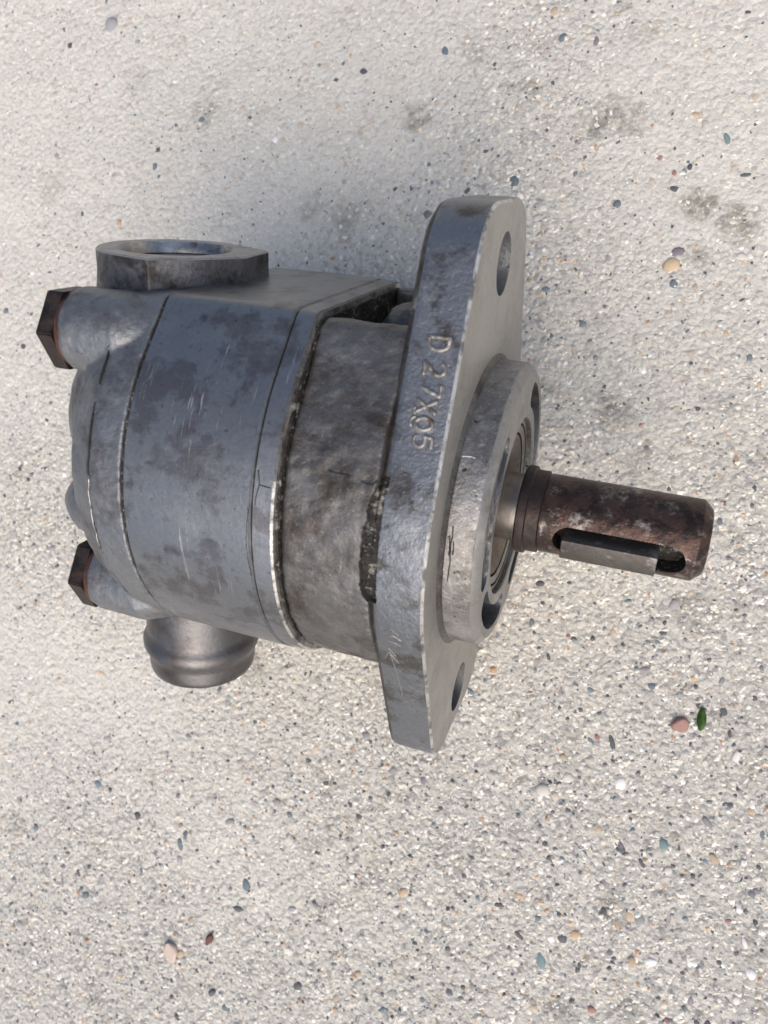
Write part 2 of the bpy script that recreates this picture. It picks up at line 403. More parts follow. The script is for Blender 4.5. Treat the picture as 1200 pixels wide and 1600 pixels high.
# --- pilot boss with its three curved recesses
bm = lathe([(-1, 25.45), (4.9, 25.4), (5.2, 25.25), (6.15, 24.1), (6.3, 23.9), (6.3, 10.5), (6.1, 15.9), (-1, 15.9)][:5]+[(6.3, 16.2), (6.1, 16.0), (-1, 16.0)], closed=True, n=144,
           mat=[0, 0, 1, 1, 1, 1, 0, 0])
def kidney(a0, a1, r0=17.9, r1=22.4):
    rm, rr = (r0+r1)/2, (r1-r0)/2; P = []
    a0, a1 = math.radians(a0), math.radians(a1); n = 30
    # angle a: y = r sin a, z = r cos a
    for i in range(n+1): a = a0+(a1-a0)*i/n; P.append((r1*math.sin(a), r1*math.cos(a)))
    for i in range(1, 10):
        t = math.pi*i/10; P.append(((rm+rr*math.cos(t))*math.sin(a1)+rr*math.sin(t)*math.cos(a1), (rm+rr*math.cos(t))*math.cos(a1)-rr*math.sin(t)*math.sin(a1)))
    for i in range(n+1): a = a1+(a0-a1)*i/n; P.append((r0*math.sin(a), r0*math.cos(a)))
    for i in range(1, 10):
        t = math.pi*i/10; P.append(((rm-rr*math.cos(t))*math.sin(a0)-rr*math.sin(t)*math.cos(a0), (rm-rr*math.cos(t))*math.cos(a0)+rr*math.sin(t)*math.sin(a0)))
    return loft([(2.0, P), (9, P)])
me = boolean(bm, [kidney(-14, 48), kidney(-88, -34), kidney(112, 244)])
def fb(c, n):
    r = math.hypot(c.y, c.z)
    if c.x > 6.2 or (c.x > 5.21 and r > 23.5): return 1
    return 2 if 17 < r < 23 else 0
face_mat(me, fb)
boss = to_obj('pilot_boss', me, [M['boss'], M['bossface'], M['flange']], pump)
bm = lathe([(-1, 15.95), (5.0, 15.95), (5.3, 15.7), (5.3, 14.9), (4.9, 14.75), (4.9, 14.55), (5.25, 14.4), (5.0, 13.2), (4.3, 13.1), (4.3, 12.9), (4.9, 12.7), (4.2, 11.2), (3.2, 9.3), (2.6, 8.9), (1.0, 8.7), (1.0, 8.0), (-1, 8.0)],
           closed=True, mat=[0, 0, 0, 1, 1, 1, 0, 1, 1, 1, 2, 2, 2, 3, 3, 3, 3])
to_obj('shaft_seal', bm, [M['seal'], M['black'], M['rubber'], M['black']], boss, 50)

crack('oil_streak', [[(1.5, 5.7), (1.6, 1.9), (1.7, -.3), (1.5, -3.6)], [(1.2, 4.2), (1.35, 2.0), (1.4, 1.0)], [(1.9, 3.4), (2.0, 1.2)]], 0, 25.42, boss, M['black'], .14, .07)
crack('burr', [[(.3, 15.3), (2.1, 15.4), (2.9, 15.4)]], 0, 25.42, boss, M['worn'], .1)
to_obj('root_fillet', lathe([(-.2, 25.2), (-.2, 26.5), (.08, 26.3), (.35, 25.8), (.75, 25.5), (.75, 25.2)], closed=True, n=144), M['dark_cast'], boss, 60)

# --- drive shaft with keyway
bm = lathe([(-4, 0), (-4, 6.1), (8.2, 6.1), (8.2, 6.8), (12.3, 6.8), (12.35, 6.98), (37.7, 6.98), (37.9, 6.85), (39.2, 5.65), (39.35, 5.4), (39.35, 0)], n=128)
ka = math.radians(-15)                                    # direction of the key around the shaft
cut = bmesh.new()
def stadium(xa, xb, r, zz0, zz1, off=0.0, n=14):
    P = [(xb+r*math.cos(-math.pi/2+math.pi*i/n), off+r*math.sin(-math.pi/2+math.pi*i/n)) for i in range(n+1)]
    P += [(xa+r*math.cos(math.pi/2+math.pi*i/n), off+r*math.sin(math.pi/2+math.pi*i/n)) for i in range(n+1)]
    b = bmesh.new(); lo = [b.verts.new((x, y, zz0)) for x, y in P]; hi = [b.verts.new((x, y, zz1)) for x, y in P]; k = len(P)
    for i in range(k): b.faces.new((lo[i], lo[(i+1) % k], hi[(i+1) % k], hi[i]))
    b.faces.new(lo[::-1]); b.faces.new(hi); bmesh.ops.recalc_face_normals(b, faces=b.faces)
    bmesh.ops.rotate(b, cent=(0, 0, 0), matrix=Matrix.Rotation(-ka, 3, 'X'), verts=b.verts); return b
me = boolean(bm, [stadium(17.4, 33.6, 2.75, 3.4, 12)])
def fs(c, n):
    r = math.hypot(c.y, c.z)
    if c.x < 8.15: return 1
    if r < 6.6 and 13 < c.x < 37.5: return 2  # keyway walls coloured black, painting in the shade of the deep gap
    return 0
face_mat(me, fs)
shaft = to_obj('drive_shaft', me, [M['rust'], M['bright'], M['dirt_and_gap']], pump)
bm = lathe([(8.0, 6.3), (8.0, 7.6), (8.25, 7.85), (9.6, 7.85), (9.75, 7.6), (9.8, 7.35), (11.9, 7.3), (12.1, 6.9), (12.1, 6.3)], closed=True)
to_obj('retaining_collar', bm, M['bolt'], shaft)
b = bmesh.new(); bmesh.ops.create_cube(b, size=1)
for v in b.verts: v.co = Vector((24.1+v.co.x*15.6, -.62+v.co.y*3.9, 5.9+v.co.z*5.0))
bmesh.ops.bevel(b, geom=list(b.edges), offset=.28, segments=2, affect='EDGES', profile=.6)
bmesh.ops.rotate(b, cent=(0, 0, 0), matrix=Matrix.Rotation(-ka, 3, 'X'), verts=b.verts)
M['key'] = metal('dark_steel_key', (.105, .097, .09), (.09, .08, .075), (.26, .25, .24), .6, (.38, .5), 330, (.46, .6), (.54, .64), relief=.05)
to_obj('shaft_key', b, M['key'], shaft)

# --- rear cover
BOLTS = [(26.3, 19), (-21, 19), (26.3, -19), (-21, -19)]
bm = loft([(-57.2, inset(SEC, 2.2)), (-56.9, inset(SEC, .75)), (-50.7, inset(SEC, .25))])
loft([(-63.3, inset(SEC, 4.6)), (-62.9, inset(SEC, 3.9)), (-57.45, inset(SEC, 1.0)), (-57.1, inset(SEC, 2.2)), (-54, inset(SEC, 2.6))], bm)
for y, z in BOLTS:
    lathe([(-67.6, 0), (-67.6, 6.8), (-67.0, 7.2), (-60, 7.35), (-57, 7.3), (-54.0, 6.3), (-52, 5.4), (-52, 0)], c=(y, z), n=48, bm=bm)
# web between the upper bosses and under the port
lathe([(10, 0), (10, 15), (33.5, 14.2), (33.5, 0)], axis='y', c=(-61, 0), n=64, bm=bm)
ellipsoid((-64, 5, 2), (19, 21, 17), bm)
ellipsoid((-69, -9, 14), (10, 7.5, 7), bm)
me = remesh(bm, .32, 3)
rough_up(me, .15, .3)
face_mat(me, lambda c, n: 1 if (-57.5+.25*noise.noise(c*.3) < c.x < -56.95+.35*noise.noise(c*.25) and noise.noise(c*.16) > -.12 and math.hypot(c.y-2.5, c.z) < 34.9 and abs(n.x) > .12) else 0)
cover = to_obj('rear_cover', me, [M['cover'], M['dirt_and_gap']], pump, 50)
crack('crack', [[(-57.3, 27.0), (-57.2, 24.3), (-57.1, 20.7)], [(-57.0, 16.5), (-57.0, 11.3), (-57.1, 6.9), (-56.6, 6.6)]], 2.5, 34.75, cover, M['black'], .16, .05)
crack('burr', [[(-57.0, 6.2), (-57.1, 3.0), (-57.1, -2.1), (-57.0, -6.6)]], 2.5, 34.75, cover, M['worn'], .08, .03)
# --- inlet port
def port_ring(d):
    P = hull_circles([(-61, 0, 14.0), (-56.6, 15.3, .12), (-45.6, 2.0, .12), (-46.5, -8, .3)], 320)        # (x, z)
    return inset(P, d)
def loft_y(rings, bm=None, mat=None):
    b = loft([(y, P) for y, P in rings], None, mat, cap=False)
    for v in b.verts: v.co = Vector((v.co.y, v.co.x, v.co.z))
    return b
prt = [(22, port_ring(-1.2)), (30.5, port_ring(-.6)), (33.2, port_ring(-.2)), (35, port_ring(0)), (38.3, port_ring(0)), (38.6, port_ring(.3))]
P0 = hull_circles([(-61, 0, 10.6)], 320)
prt += [(38.6, P0), (38.1, inset(P0, .55)), (36.6, inset(P0, .95)), (36.3, inset(P0, .7)), (35.7, inset(P0, 1.2)), (35.2, inset(P0, .75)), (34.6, inset(P0, 1.2)), (34.1, inset(P0, .75)), (33.5, inset(P0, 1.2)), (33, inset(P0, .75)), (32.4, inset(P0, 1.2)), (26, inset(P0, 1.2)), (26, inset(P0, 9.5))]
# line up the inner rings with the outer ones
a_out = math.atan2(prt[0][1][0][1]-0, prt[0][1][0][0]+61)
def circ_ring(r, ref):
    return np.array([(-61+r*math.cos(math.atan2(q[1], q[0]+61)), r*math.sin(math.atan2(q[1], q[0]+61))) for q in ref])
ref = port_ring(0)
prt = [(y, P if k < 6 else circ_ring(np.hypot(P[0][0]+61, P[0][1]), ref)) for k, (y, P) in enumerate(prt)]
b = loft_y(prt, mat=[0]*4+[1]+[1]+[2]*(len(prt)-7))
bmesh.ops.recalc_face_normals(b, faces=b.faces)
me = bpy.data.meshes.new('x'); b.to_mesh(me); b.free()
to_obj('inlet_port', me, [M['port'], M['portface'], M['bore']], cover, 35)
# --- hose tube on the outlet side
bm = lathe([(-24, 12.2), (-38, 12.2), (-41.6, 12.25), (-42.6, 12.4), (-43.4, 12.9), (-44.4, 13.25), (-45.6, 13.2), (-46.6, 12.75), (-47.4, 12.3), (-48.4, 12.15), (-50.6, 12.1), (-51.7, 11.8), (-51.9, 11.4), (-51.7, 10.9), (-40, 10.7), (-24, 10.7)],
           axis='y', c=(-59.5, 0), n=96, closed=True)
for v in bm.verts: v.co = Vector((-59.5+(v.co.x+59.5)*.965, v.co.y*.99, v.co.z*.965))
to_obj('hose_tube', bm, M['barb'], cover, 60)
# --- bolts
def make_bolt():
    bm = lathe([(-72.6, 0), (-72.6, 5.4), (-71.9, 6.8), (-71.3, 7.5), (-68.4, 7.5), (-68.3, 0)], n=6, rot=math.radians(28))
    bmesh.ops.bevel(bm, geom=[e for e in bm.edges if abs(e.verts[0].co.x-e.verts[1].co.x) > 2], offset=.25, segments=2, affect='EDGES')
    return bm
bolt = to_obj('bolt', make_bolt(), M['bolt'], pump, 25)
wsh = to_obj('washer', lathe([(-68.35, 0), (-68.35, 6.7), (-67.55, 6.75), (-67.55, 0)], n=48), M['washer'], bolt)
bolt.location = (0, BOLTS[0][0]*S, BOLTS[0][1]*S)
for k, (y, z) in enumerate(BOLTS[1:2]):
    o = bolt.copy(); COL.objects.link(o); o.parent = pump; o.location = (0, y*S, z*S)
    o2 = wsh.copy(); COL.objects.link(o2); o2.parent = o

# ------------------------------------------------------------------ concrete slab
CAMX, CAMY = 26.5, -.3
def axis_coords(lo, hi, step, far):
    c = list(np.arange(lo, hi+step, step)); d = step*2; a = [lo]; b = [c[-1]]
    while a[-1] > -far: a.append(a[-1]-d); d *= 1.45
    d = step*2
    while b[-1] < far: b.append(b[-1]+d); d *= 1.45
    return np.array(a[:0:-1]+c+b[1:])
def vnoise(X, Y, f, seed):
    r = np.random.default_rng(seed); T = r.random((256, 256))
    x = X*f+1000.3; y = Y*f+1000.7; xi = np.floor(x).astype(int); yi = np.floor(y).astype(int)
    u = x-xi; v = y-yi; u = u*u*(3-2*u); v = v*v*(3-2*v)
    g = lambda i, j: T[i % 256, j % 256]
    return (g(xi, yi)*(1-u)+g(xi+1, yi)*u)*(1-v)+(g(xi, yi+1)*(1-u)+g(xi+1, yi+1)*u)*v-.5
def exposure_of(X, Y):          # 0 = smooth cement skin (far upper left), 1 = washed, stones standing out
    t = (X*.55-Y*.75+15)/90
    return np.clip(.55+.5*t+.9*vnoise(X, Y, 1/38., 11), 0.24, .85)
def height(X, Y):
    e = exposure_of(X, Y)**1.2
    h = .9*vnoise(X, Y, 1/30., 1)+.3*vnoise(X, Y, 1/11., 2)
    h += (.3+.7*e)*(.28*vnoise(X, Y, 1/3.2, 3)+.3*vnoise(X, Y, 1/1.5, 4)+.36*vnoise(X, Y, 1/.85, 5))
    return h
gx = axis_coords(-190, 95, .42, 1500); gy = axis_coords(-175, 135, .42, 1500)
XX, YY = np.meshgrid(gx, gy, indexing='ij'); ZZ = height(XX, YY)
fade = np.clip((np.maximum(np.abs(XX), np.abs(YY))-250)/200, 0, 1); ZZ = ZZ*(1-fade)
nx, ny = XX.shape
V = np.stack([XX, YY, ZZ], -1).reshape(-1, 3)*S
I = np.arange(nx*ny).reshape(nx, ny)
F = np.stack([I[:-1, :-1], I[1:, :-1], I[1:, 1:], I[:-1, 1:]], -1).reshape(-1, 4)
me = bpy.data.meshes.new('ground')
me.vertices.add(len(V)); me.vertices.foreach_set('co', V.ravel())
me.loops.add(F.size); me.loops.foreach_set('vertex_index', F.ravel().astype(np.int32))
me.polygons.add(len(F)); me.polygons.foreach_set('loop_start', (np.arange(len(F))*4).astype(np.int32))
me.update(calc_edges=True); me.polygons.foreach_set('use_smooth', np.ones(len(F), bool))
ea = me.attributes.new('washed', 'FLOAT', 'POINT'); ea.data.foreach_set('value', exposure_of(XX, YY).ravel().astype(np.float32))
STAINS = [(5.4, 86.2, 5.5, 0.9), (10.9, 85.7, 4, 0.9), (-36.9, 85.1, 4.5, 0.8), (-11.8, 91.9, 3, 0.6), (27.8, 68.9, 4.5, 1), (35.9, 66.2, 4.5, 0.9), (29.1, 58.8, 3, 0.6), (17.7, 24.3, 3.5, 1), (21.3, 22.8, 3, 0.8), (26.3, 13.8, 3, 0.5), (-94.0, 84.8, 4.5, 0.6), (-50.6, 60.0, 4, 0.6), (-59.6, 63.2, 4, 0.5), (-26.0, 100.2, 3, 0.5), (9.5, 104.3, 3, 0.4), (4.8, 111.2, 3, 0.7), (38.6, -80.4, 4, 0.6), (-25.2, -100.4, 5, 0.5), (-11.9, -89.8, 5, 0.4), (-28.3, -71.6, 4, 0.5), (-30.0, -88.6, 3.5, 0.6), (42.1, -14.8, 5, 0.6), (-135.8, 61.9, 4, 0.4), (-112.7, -108.3, 4, 0.6), (-81.0, -143.1, 4, 0.7), (31.1, -106.0, 4, 0.7), (45.4, -99.2, 4, 0.6), (66.4, -79.2, 4, 0.5), (24.1, -46.5, 3, 0.5), (23.0, -51.8, 3, 0.5), (-52.9, -50.4, 3.5, 0.6), (3.4, 26.5, 3, 0.4), (1.5, -79.4, 5, 0.3), (-68.0, -111.4, 4, 0.3), (-129.6, -15.1, 4, 0.5), (-114.6, 92.6, 4, 0.35), (-79.2, 83.3, 3, 0.4), (43.0, 28.1, 3, 0.4), (61.2, -44.5, 4, 0.5), (-10.9, 101.9, 2.5, 0.4)]
sx = XX+3.5*vnoise(XX, YY, 1/4., 21)+1.6*vnoise(XX, YY, 1/1.6, 23); sy = YY+3.5*vnoise(XX, YY, 1/4., 22)+1.6*vnoise(XX, YY, 1/1.6, 24)
stain = np.zeros_like(XX)
for x_, y_, r__, k_ in STAINS: stain = np.maximum(stain, k_*np.clip(1.25-((sx-x_)**2+(sy-y_)**2)/(r__*r__), 0, 1))
sa = me.attributes.new('stain', 'FLOAT', 'POINT'); sa.data.foreach_set('value', stain.ravel().astype(np.float32))
s = NT('weathered_concrete'); st = s.n('ShaderNodeAttribute', attribute_name='stain').outputs['Fac']; wa = s.n('ShaderNodeAttribute', attribute_name='washed').outputs['Fac']
n_big = s.noise(14, 4, .55); n_mid = s.noise(70, 5, .6); n_sand = s.noise(850, 7, .75); n_f = s.noise(2200, 4, .7)
vor = s.n('ShaderNodeTexVoronoi'); vor.inputs['Scale'].default_value = 900; vor.inputs['Randomness'].default_value = 1; s.link(s.co, vor.inputs['Vector'])
vor2 = s.n('ShaderNodeTexVoronoi'); vor2.inputs['Scale'].default_value = 430; s.link(s.co, vor2.inputs['Vector'])
c = s.mix(n_mid, (.50, .485, .435), (.66, .65, .60))
c = s.mix(s.ramp(n_big, .35, .7), c, s.mix(.5, c, (.55, .53, .50)))
hs = s.n('ShaderNodeSeparateColor'); s.link(vor.outputs['Color'], hs.inputs[0])
c = s.mix(s.math('MULTIPLY', s.ramp(hs.outputs[0], .55, .9), .45), c, (.66, .64, .60))
c = s.mix(s.math('MULTIPLY', s.ramp(hs.outputs[1], .88, .91), s.math('MULTIPLY', wa, .65)), c, (.22, .22, .23))
c = s.mix(s.math('MULTIPLY', s.ramp(hs.outputs[2], .965, .975), .4), c, (.40, .29, .20))
c = s.mix(s.math('MULTIPLY', s.ramp(n_sand, .53, .66), s.math('ADD', s.math('MULTIPLY', wa, .5), .3)), c, (.23, .215, .185))  # dark sand speckle; also paints crevice shade into the colour
lich = s.math('MULTIPLY', st, s.ramp(s.noise(330, 7, .78), .40, .56))
c = s.mix(s.math('MULTIPLY', lich, .8), c, (.17, .165, .13))
s.link(c, s.b.inputs['Base Color']); s.b.inputs['Roughness'].default_value = .88; s.b.inputs['Specular IOR Level'].default_value = .3
rel = s.math('ADD', s.math('MULTIPLY', wa, .75), .28)
K = lambda h: s.math('MULTIPLY', h, rel)
nr = s.bump(K(s.math('SUBTRACT', 1.0, vor2.outputs['Distance'])), .5*S, 1.0)
nr = s.bump(K(s.math('SUBTRACT', 1.0, vor.outputs['Distance'])), .6*S, 1.0, nr)
nr = s.bump(K(n_sand), .8*S, 1.0, nr); nr = s.bump(n_f, .15*S, .9, nr)
s.link(nr, s.b.inputs['Normal'])
me.materials.append(s.m)
ground = bpy.data.objects.new('ground', me); COL.objects.link(ground); ground['kind'] = 'structure'

# stones in the concrete --------------------------------------------------
def stone_mat(name, col, var=.25):
    s = NT(name); n1 = s.noise(700, 4, .6); n2 = s.noise(160, 3, .5)
    c = s.mix(n1, tuple(v*(1-var) for v in col), tuple(min(1, v*(1+var)) for v in col))
    at = s.n('ShaderNodeObjectInfo').outputs['Random']
    c = s.mix(.35, c, s.mix(at, (.25, .25, .25), (.75, .75, .75)), 'OVERLAY')
    s.link(c, s.b.inputs['Base Color']); s.b.inputs['Roughness'].default_value = .6
    s.link(s.bump(n1, .06*S), s.b.inputs['Normal']); return s.m
SM = {'blue': stone_mat('slate_blue_stone', (.13, .165, .19)), 'dark': stone_mat('dark_grey_stone', (.085, .09, .10)), 'grey': stone_mat('mid_grey_stone', (.27, .27, .275)),
      'pale': stone_mat('pale_stone', (.56, .54, .51), .12), 'white': stone_mat('white_quartz_stone', (.75, .74, .72), .06), 'tan': stone_mat('tan_stone', (.46, .36, .25)),
      'orange': stone_mat('orange_stone', (.42, .30, .19)), 'red': stone_mat('red_brown_stone', (.29, .165, .14)), 'teal': stone_mat('teal_stone', (.17, .25, .26)), 'purple': stone_mat('purplish_stone', (.20, .18, .205))}
GZ = .9
ground.location = (0, 0, GZ*S)
SM['pinkish'] = stone_mat('pale_pink_stone', (.50, .41, .36), .1); SM['darkred'] = stone_mat('dark_red_stone', (.10, .03, .025))
def stone_mesh(seed, sub=2):
    b = bmesh.new(); bmesh.ops.create_icosphere(b, subdivisions=sub, radius=1)
    o = Vector((seed*7.3, 0, 0))
    for v in b.verts:
        d = v.co.normalized(); v.co *= 1+.32*noise.noise(d*1.1+o)+.12*noise.noise(d*2.7+o)
    me = bpy.data.meshes.new('pebble'); b.to_mesh(me); b.free()
    me.polygons.foreach_set('use_smooth', [True]*len(me.polygons)); me.materials.append(None); return me
SH = [stone_mesh(k) for k in range(9)]
H1 = lambda x, y: float(height(np.array([x]), np.array([y]))[0])
def pebble(x, y, a, b, ang, mat, up=.25, tall=.55):
    o = bpy.data.objects.new('pebble', random.choice(SH)); COL.objects.link(o); o.parent = ground
    o.material_slots[0].link = 'OBJECT'; o.material_slots[0].material = SM[mat]
    hz = min(a, b)*tall
    o.location = (x*S, y*S, (H1(x, y)-hz*(1-up*2)+.0)*S); o.rotation_euler = (random.uniform(-.15, .15), random.uniform(-.15, .15), ang)
    o.scale = (a*S, b*S, hz*S); return o
NAMED = [(10.6,-15.6,0.97,0.71,0.21,'dark'),(29.4,-15.3,0.98,0.48,0.22,'blue'),(10.4,-24.5,0.56,1.06,0.22,'blue'),(27.5,-22.4,0.6,0.96,0.23,'tan'),(37.5,-20.4,1.16,0.6,0.41,'dark'),(35.9,-22.0,1.15,0.41,-0.05,'grey'),(18.5,-25.5,0.55,0.49,0.23,'red'),(12.9,-29.5,0.77,0.42,0.23,'dark'),(15.2,-30.9,0.42,0.83,0.41,'dark'),(35.2,-28.8,1.29,0.68,0.24,'grey'),(37.2,-31.8,1.01,0.82,-0.31,'blue'),(27.5,-46.6,0.56,1.46,0.7,'blue'),(31.6,-45.6,0.54,1.75,0.44,'dark'),(35.0,-53.9,1.31,1.36,0.28,'white'),(19.5,-59.7,1.66,1.39,0.28,'pale'),(24.0,-55.5,1.23,1.11,0.28,'pale'),(53.0,-57.0,0.84,1.52,0.65,'grey'),(60.4,-52.1,0.84,0.91,0.29,'tan'),(32.3,-64.5,0.8,0.82,0.3,'tan'),(57.0,-29.5,0.6,0.78,0.25,'dark'),(50.5,-27.5,0.49,0.93,-0.14,'grey'),(52.1,-33.9,0.76,1.28,0.62,'dark'),(53.9,-38.0,0.43,1.05,0.26,'dark'),(23.9,-40.5,0.61,0.62,0.26,'dark'),(22.0,-70.8,0.72,0.58,-0.25,'dark'),(25.9,-72.9,0.92,0.57,-0.06,'blue'),(37.3,-66.5,0.99,1.49,0.3,'purple'),(45.5,-63.7,1.0,1.22,0.65,'teal'),(42.1,-68.9,0.48,1.26,0.81,'dark'),(47.3,-68.9,1.22,0.87,0.82,'pale'),(36.5,-81.3,0.67,1.02,0.33,'dark'),(31.6,-88.0,1.29,1.03,0.33,'orange'),(25.8,-95.6,1.05,1.94,0.34,'teal'),(44.1,-89.8,0.98,1.21,0.34,'tan'),(47.4,-88.6,1.36,0.95,0.68,'white'),(37.9,-102.6,1.15,0.88,0.36,'red'),(56.4,-93.7,0.66,1.1,-0.02,'purple'),(51.7,-95.9,0.83,0.7,-0.22,'tan'),(19.2,-83.6,1.48,0.58,-0.04,'orange'),(39.8,-83.3,0.46,1.15,0.33,'orange'),(27.1,-90.5,0.9,0.83,0.33,'white'),(58.5,-97.7,0.6,0.74,0.7,'dark'),(44.1,-80.7,1.3,1.34,0.33,'grey'),(20.4,-92.1,0.6,1.17,0.96,'dark'),(60.4,-75.4,0.86,0.65,0.33,'red'),(64.1,-78.6,0.5,1.13,0.51,'white'),(60.2,-84.1,0.62,0.59,0.34,'dark'),(66.3,-84.3,1.09,1.34,0.69,'white'),(-90.3,-90.1,1.18,1.39,0.43,'blue'),(-77.5,-94.7,0.94,1.14,0.29,'dark'),(-64.2,-98.0,0.73,1.67,0.3,'blue'),(-63.8,-101.7,0.83,1.1,0.46,'grey'),(-63.3,-94.9,0.76,1.03,-0.19,'dark'),(-88.4,-119.0,1.18,0.99,0.32,'blue'),(-45.0,-102.7,1.13,1.94,0.32,'blue'),(-46.1,-108.7,1.57,0.78,0.32,'dark'),(-58.8,-130.4,0.83,1.27,0.35,'grey'),(-64.8,-93.2,0.73,0.64,0.3,'red'),(-46.9,-88.7,0.78,0.7,0.3,'orange'),(-56.7,-140.2,0.75,1.07,0.51,'dark'),(-6.8,103.5,1.06,1.01,0.01,'blue'),(0.4,102.8,0.69,1.14,0.02,'purple'),(31.1,83.0,0.72,1.61,0.54,'teal'),(23.8,88.0,0.97,0.63,-0.47,'tan'),(18.5,78.5,0.52,0.69,0.06,'red'),(21.8,75.8,0.58,0.69,0.06,'red'),(11.4,68.2,0.84,0.94,-0.27,'blue'),(35.8,76.0,1.21,0.48,0.26,'dark'),(24.7,77.1,0.58,0.75,0.06,'dark'),(25.6,59.2,1.51,1.04,0.28,'purple'),(30.3,109.5,0.71,0.39,-0.17,'dark'),(8.7,41.9,1.26,0.96,-0.23,'blue'),(-0.4,48.5,1.11,0.65,0.28,'blue'),(44.0,4.7,0.62,0.86,0.19,'blue'),(25.0,56.4,1.92,1.64,0.1,'tan'),(38.1,59.4,1.23,0.94,0.09,'pale'),(-105.1,69.3,0.76,1.09,0.06,'blue'),(-136.3,70.5,0.93,0.87,0.06,'grey'),(-112.8,54.2,0.78,0.85,0.08,'orange'),(-144.4,27.5,0.86,0.8,0.11,'blue'),(14.8,-87.0,1.43,0.56,0.32,'dark'),(-22.7,-75.4,0.64,0.9,0.29,'dark'),(-37.1,-82.4,0.77,1.05,0.6,'blue'),(-28.6,-88.9,0.82,0.6,0.31,'dark'),(-125.6,105.5,2.07,1.95,-0.41,'grey'),(-116.8,101.3,0.88,0.68,0.02,'grey'),(22.2,-51.3,0.68,0.55,0.27,'orange'),(55.9,-41.9,0.83,1.33,-0.11,'pale'),(45.2,-28.4,0.88,0.67,0.24,'tan'),(63.3,-55.9,0.6,1.42,0.3,'blue'),(5.6,-100.6,0.75,0.57,0.34,'dark'),(-7.6,-96.0,1.08,0.88,0.33,'pale'),(-13.7,-113.5,0.99,0.63,0.65,'tan'),(2.1,-113.9,0.68,0.86,0.36,'blue'),(9.1,-72.6,0.87,0.64,0.3,'grey'),(-1.8,-70.0,0.67,0.65,0.29,'dark'),(-99.7,-141.1,1.03,1.01,0.34,'white'),(-95.7,-110.1,0.9,0.5,0.31,'dark'),(-26.3,-124.5,0.83,0.68,0.36,'orange'),(-25.1,-105.1,0.98,0.75,0.33,'grey'),(35.1,-76.0,0.67,0.68,0.32,'pale'),(64.3,-67.7,0.84,0.78,0.32,'purple'),(64.8,-90.6,0.86,1.04,0.36,'pale'),(-13.3,-82.6,0.62,0.59,0.3,'dark'),(-118.2,-81.5,0.84,0.6,0.26,'blue'),(-107.6,-66.5,0.81,0.68,0.24,'tan'),(12.9,34.9,0.81,0.7,0.13,'grey'),(19.2,23.2,0.92,0.7,0.52,'grey'),(35.6,27.0,0.63,0.54,0.15,'dark'),(43.5,38.9,0.55,0.8,0.13,'blue'),(27.0,17.4,0.65,0.55,0.16,'purple'),(14.1,25.2,0.67,0.63,0.15,'pale')]
for (x, y, a, b_, ang, mt) in NAMED: pebble(x, y, a, b_, ang, mt, .36)
pal = ['grey']*7+['pale']*10+['white']*4+['tan']*4+['dark']*8+['blue']*6+['orange']*1+['red']*1+['purple']*1
cnt = 0
while cnt < 285-len(NAMED):
    x = random.uniform(-165, 72); y = random.uniform(-150, 112)
    if -72 < x < 36 and -28 < y < 40: continue
    e = float(exposure_of(np.array([x]), np.array([y]))[0])
    if random.random() > e*1.1: continue
    a = random.uniform(.7, 1.35)*(1+.4*(random.random()**4)); b_ = a*random.uniform(.5, .95)
    mt = random.choice(pal)
    if mt in ('white', 'pale', 'orange', 'red'): a *= .7; b_ *= .7
    pebble(x, y, a, b_, random.uniform(0, 3.14), mt, .16+.18*e); cnt += 1

# sand grains: tens of thousands of small stones in one mesh
ico = bmesh.new(); bmesh.ops.create_icosphere(ico, subdivisions=1, radius=1)
iv = np.array([v.co for v in ico.verts]); itf = np.array([[v.index for v in f.verts] for f in ico.faces]); ico.free()
N = 52000
gxs = rng.uniform(-175, 82, N*2); gys = rng.uniform(-165, 122, N*2)
keep = rng.random(N*2) < .22+.85*exposure_of(gxs, gys)
gxs, gys = gxs[keep][:N], gys[keep][:N]; N = len(gxs)
ee = exposure_of(gxs, gys)
a = rng.uniform(.22, .62, N)*(1+.7*rng.random(N)**5); bb = a*rng.uniform(.55, 1, N); hh = np.minimum(a, bb)*rng.uniform(.5, .9, N)
ang = rng.uniform(0, 6.28, N); ca, sa = np.cos(ang), np.sin(ang)
P = iv[None]*(1+.6*(rng.random((N, len(iv), 1))-.5))*np.stack([a, bb, hh], -1)[:, None]
P = np.stack([P[..., 0]*ca[:, None]-P[..., 1]*sa[:, None], P[..., 0]*sa[:, None]+P[..., 1]*ca[:, None], P[..., 2]], -1)
P += np.stack([gxs, gys, height(gxs, gys)-hh*(.75-.75*ee*rng.random(N))], -1)[:, None]
P *= S
Fi = (itf[None]+(np.arange(N)*len(iv))[:, None, None]).reshape(-1, 3)
me = bpy.data.meshes.new('sand_grains'); me.vertices.add(N*len(iv)); me.vertices.foreach_set('co', P.ravel())
me.loops.add(Fi.size); me.loops.foreach_set('vertex_index', Fi.ravel().astype(np.int32))
me.polygons.add(len(Fi)); me.polygons.foreach_set('loop_start', (np.arange(len(Fi))*3).astype(np.int32)); me.update(calc_edges=True)
me.polygons.foreach_set('use_smooth', np.zeros(len(Fi), bool))
gp = np.array([(.62, .59, .53), (.67, .65, .60), (.55, .53, .47), (.58, .54, .46), (.72, .71, .68), (.42, .40, .38), (.36, .36, .37), (.47, .36, .25), (.13, .14, .16), (.18, .21, .23), (.40, .24, .15), (.09, .09, .09)])
pr = np.array([.25, .17, .17, .10, .03, .08, .06, .03, .055, .028, .012, .045]); pr /= pr.sum()
ci = rng.choice(len(gp), N, p=pr); colr = np.clip(gp[ci]*(1+.12*(rng.random((N, 1))-.5)), 0, 1)
at = me.attributes.new('grain_colour', 'FLOAT_COLOR', 'POINT')
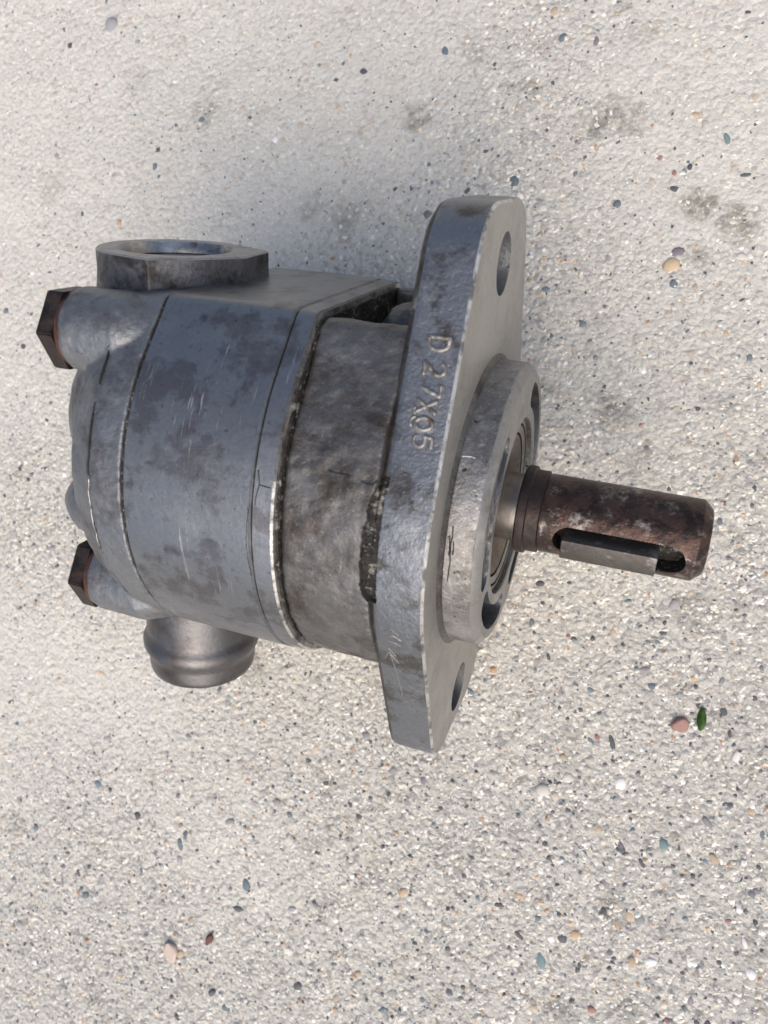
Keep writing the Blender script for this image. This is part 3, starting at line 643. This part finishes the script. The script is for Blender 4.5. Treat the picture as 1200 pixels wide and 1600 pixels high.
at.data.foreach_set('color', np.repeat(np.c_[colr, np.ones(N)], len(iv), 0).ravel())
s = NT('sand_grain_stone'); an = s.n('ShaderNodeAttribute', attribute_name='grain_colour')
s.link(s.mix(.3, an.outputs['Color'], s.mix(s.noise(1500, 3, .6), (.3, .3, .3), (.75, .75, .75)), 'OVERLAY'), s.b.inputs['Base Color']); s.b.inputs['Roughness'].default_value = .6
me.materials.append(s.m)
gr = bpy.data.objects.new('sand_grains', me); COL.objects.link(gr); gr.parent = ground; gr['kind'] = 'stuff'

# ------------------------------------------------------------------ loose bits lying on the slab
def loose(name, me, mats, x, y, z, rot, label, cat, group=None):
    o = to_obj(name, me, mats, None, 60, 1.0); o.location = (x*S, y*S, (H1(x, y)+z+GZ)*S); o.rotation_euler = rot
    o['label'] = label; o['category'] = cat; return o
def chip(a, b, c, seed):
    bm = bmesh.new(); bmesh.ops.create_icosphere(bm, subdivisions=3, radius=1); o = Vector((seed, 3, 5))
    for v in bm.verts:
        d = v.co.normalized(); r = 1+.28*noise.noise(d*1.2+o)+.12*noise.noise(d*3.1+o)+.05*noise.noise(d*7+o)
        v.co = Vector((d.x*a*r, d.y*b*r, max(-.6, min(.55+.1*noise.noise(d*4+o), d.z*r))*c))*S
    return bm
loose('red_stone', chip(1.75, 1.5, 1.3, 2), SM['red'], 44.1, -38.4, .25, (0.1, .1, .5), 'rough red-brown stone beside the small green leaf', 'stone')
loose('stone', chip(1.9, 2.6, 1.5, 6), SM['pinkish'], -61.5, -124.8, .2, (.15, 0, .35), 'pale pinkish stone standing out of the concrete at lower left', 'stone')
loose('stone_chip', chip(.8, 1.5, .9, 9), SM['darkred'], -51.9, -118.3, .3, (0, .2, -.35), 'small dark red stone chip just right of the pale pinkish stone', 'stone chip')
bm = bmesh.new(); nu, nv = 10, 16; vv = []
for j in range(nv+1):
    t = j/nv; wd = 1.05*math.sin(math.pi*min(1, t*.94+.04))**.7
    vv.append([bm.verts.new(Vector((wd*(i/nu*2-1)*.9, (t-.5)*5.0, .75*(1-abs(i/nu*2-1))**.8*math.sin(math.pi*t)**.6+.35+.2*math.sin(t*5)))*S) for i in range(nu+1)])
for j in range(nv):
    for i in range(nu): bm.faces.new((vv[j][i], vv[j][i+1], vv[j+1][i+1], vv[j+1][i]))
r_ = bmesh.ops.solidify(bm, geom=bm.faces[:], thickness=.12*S)
s = NT('green_leaf_flesh'); n1 = s.noise(500, 4, .6)
s.link(s.mix(s.ramp(n1, .35, .65), (.025, .075, .012), (.10, .21, .04)), s.b.inputs['Base Color']); s.b.inputs['Roughness'].default_value = .35
s.link(s.bump(n1, .15*S), s.b.inputs['Normal'])
loose('leaf', bm, s.m, 48.0, -36.2, -.05, (.1, 0, .08), 'tiny folded green leaf lying on the concrete right of the red-brown stone', 'leaf')
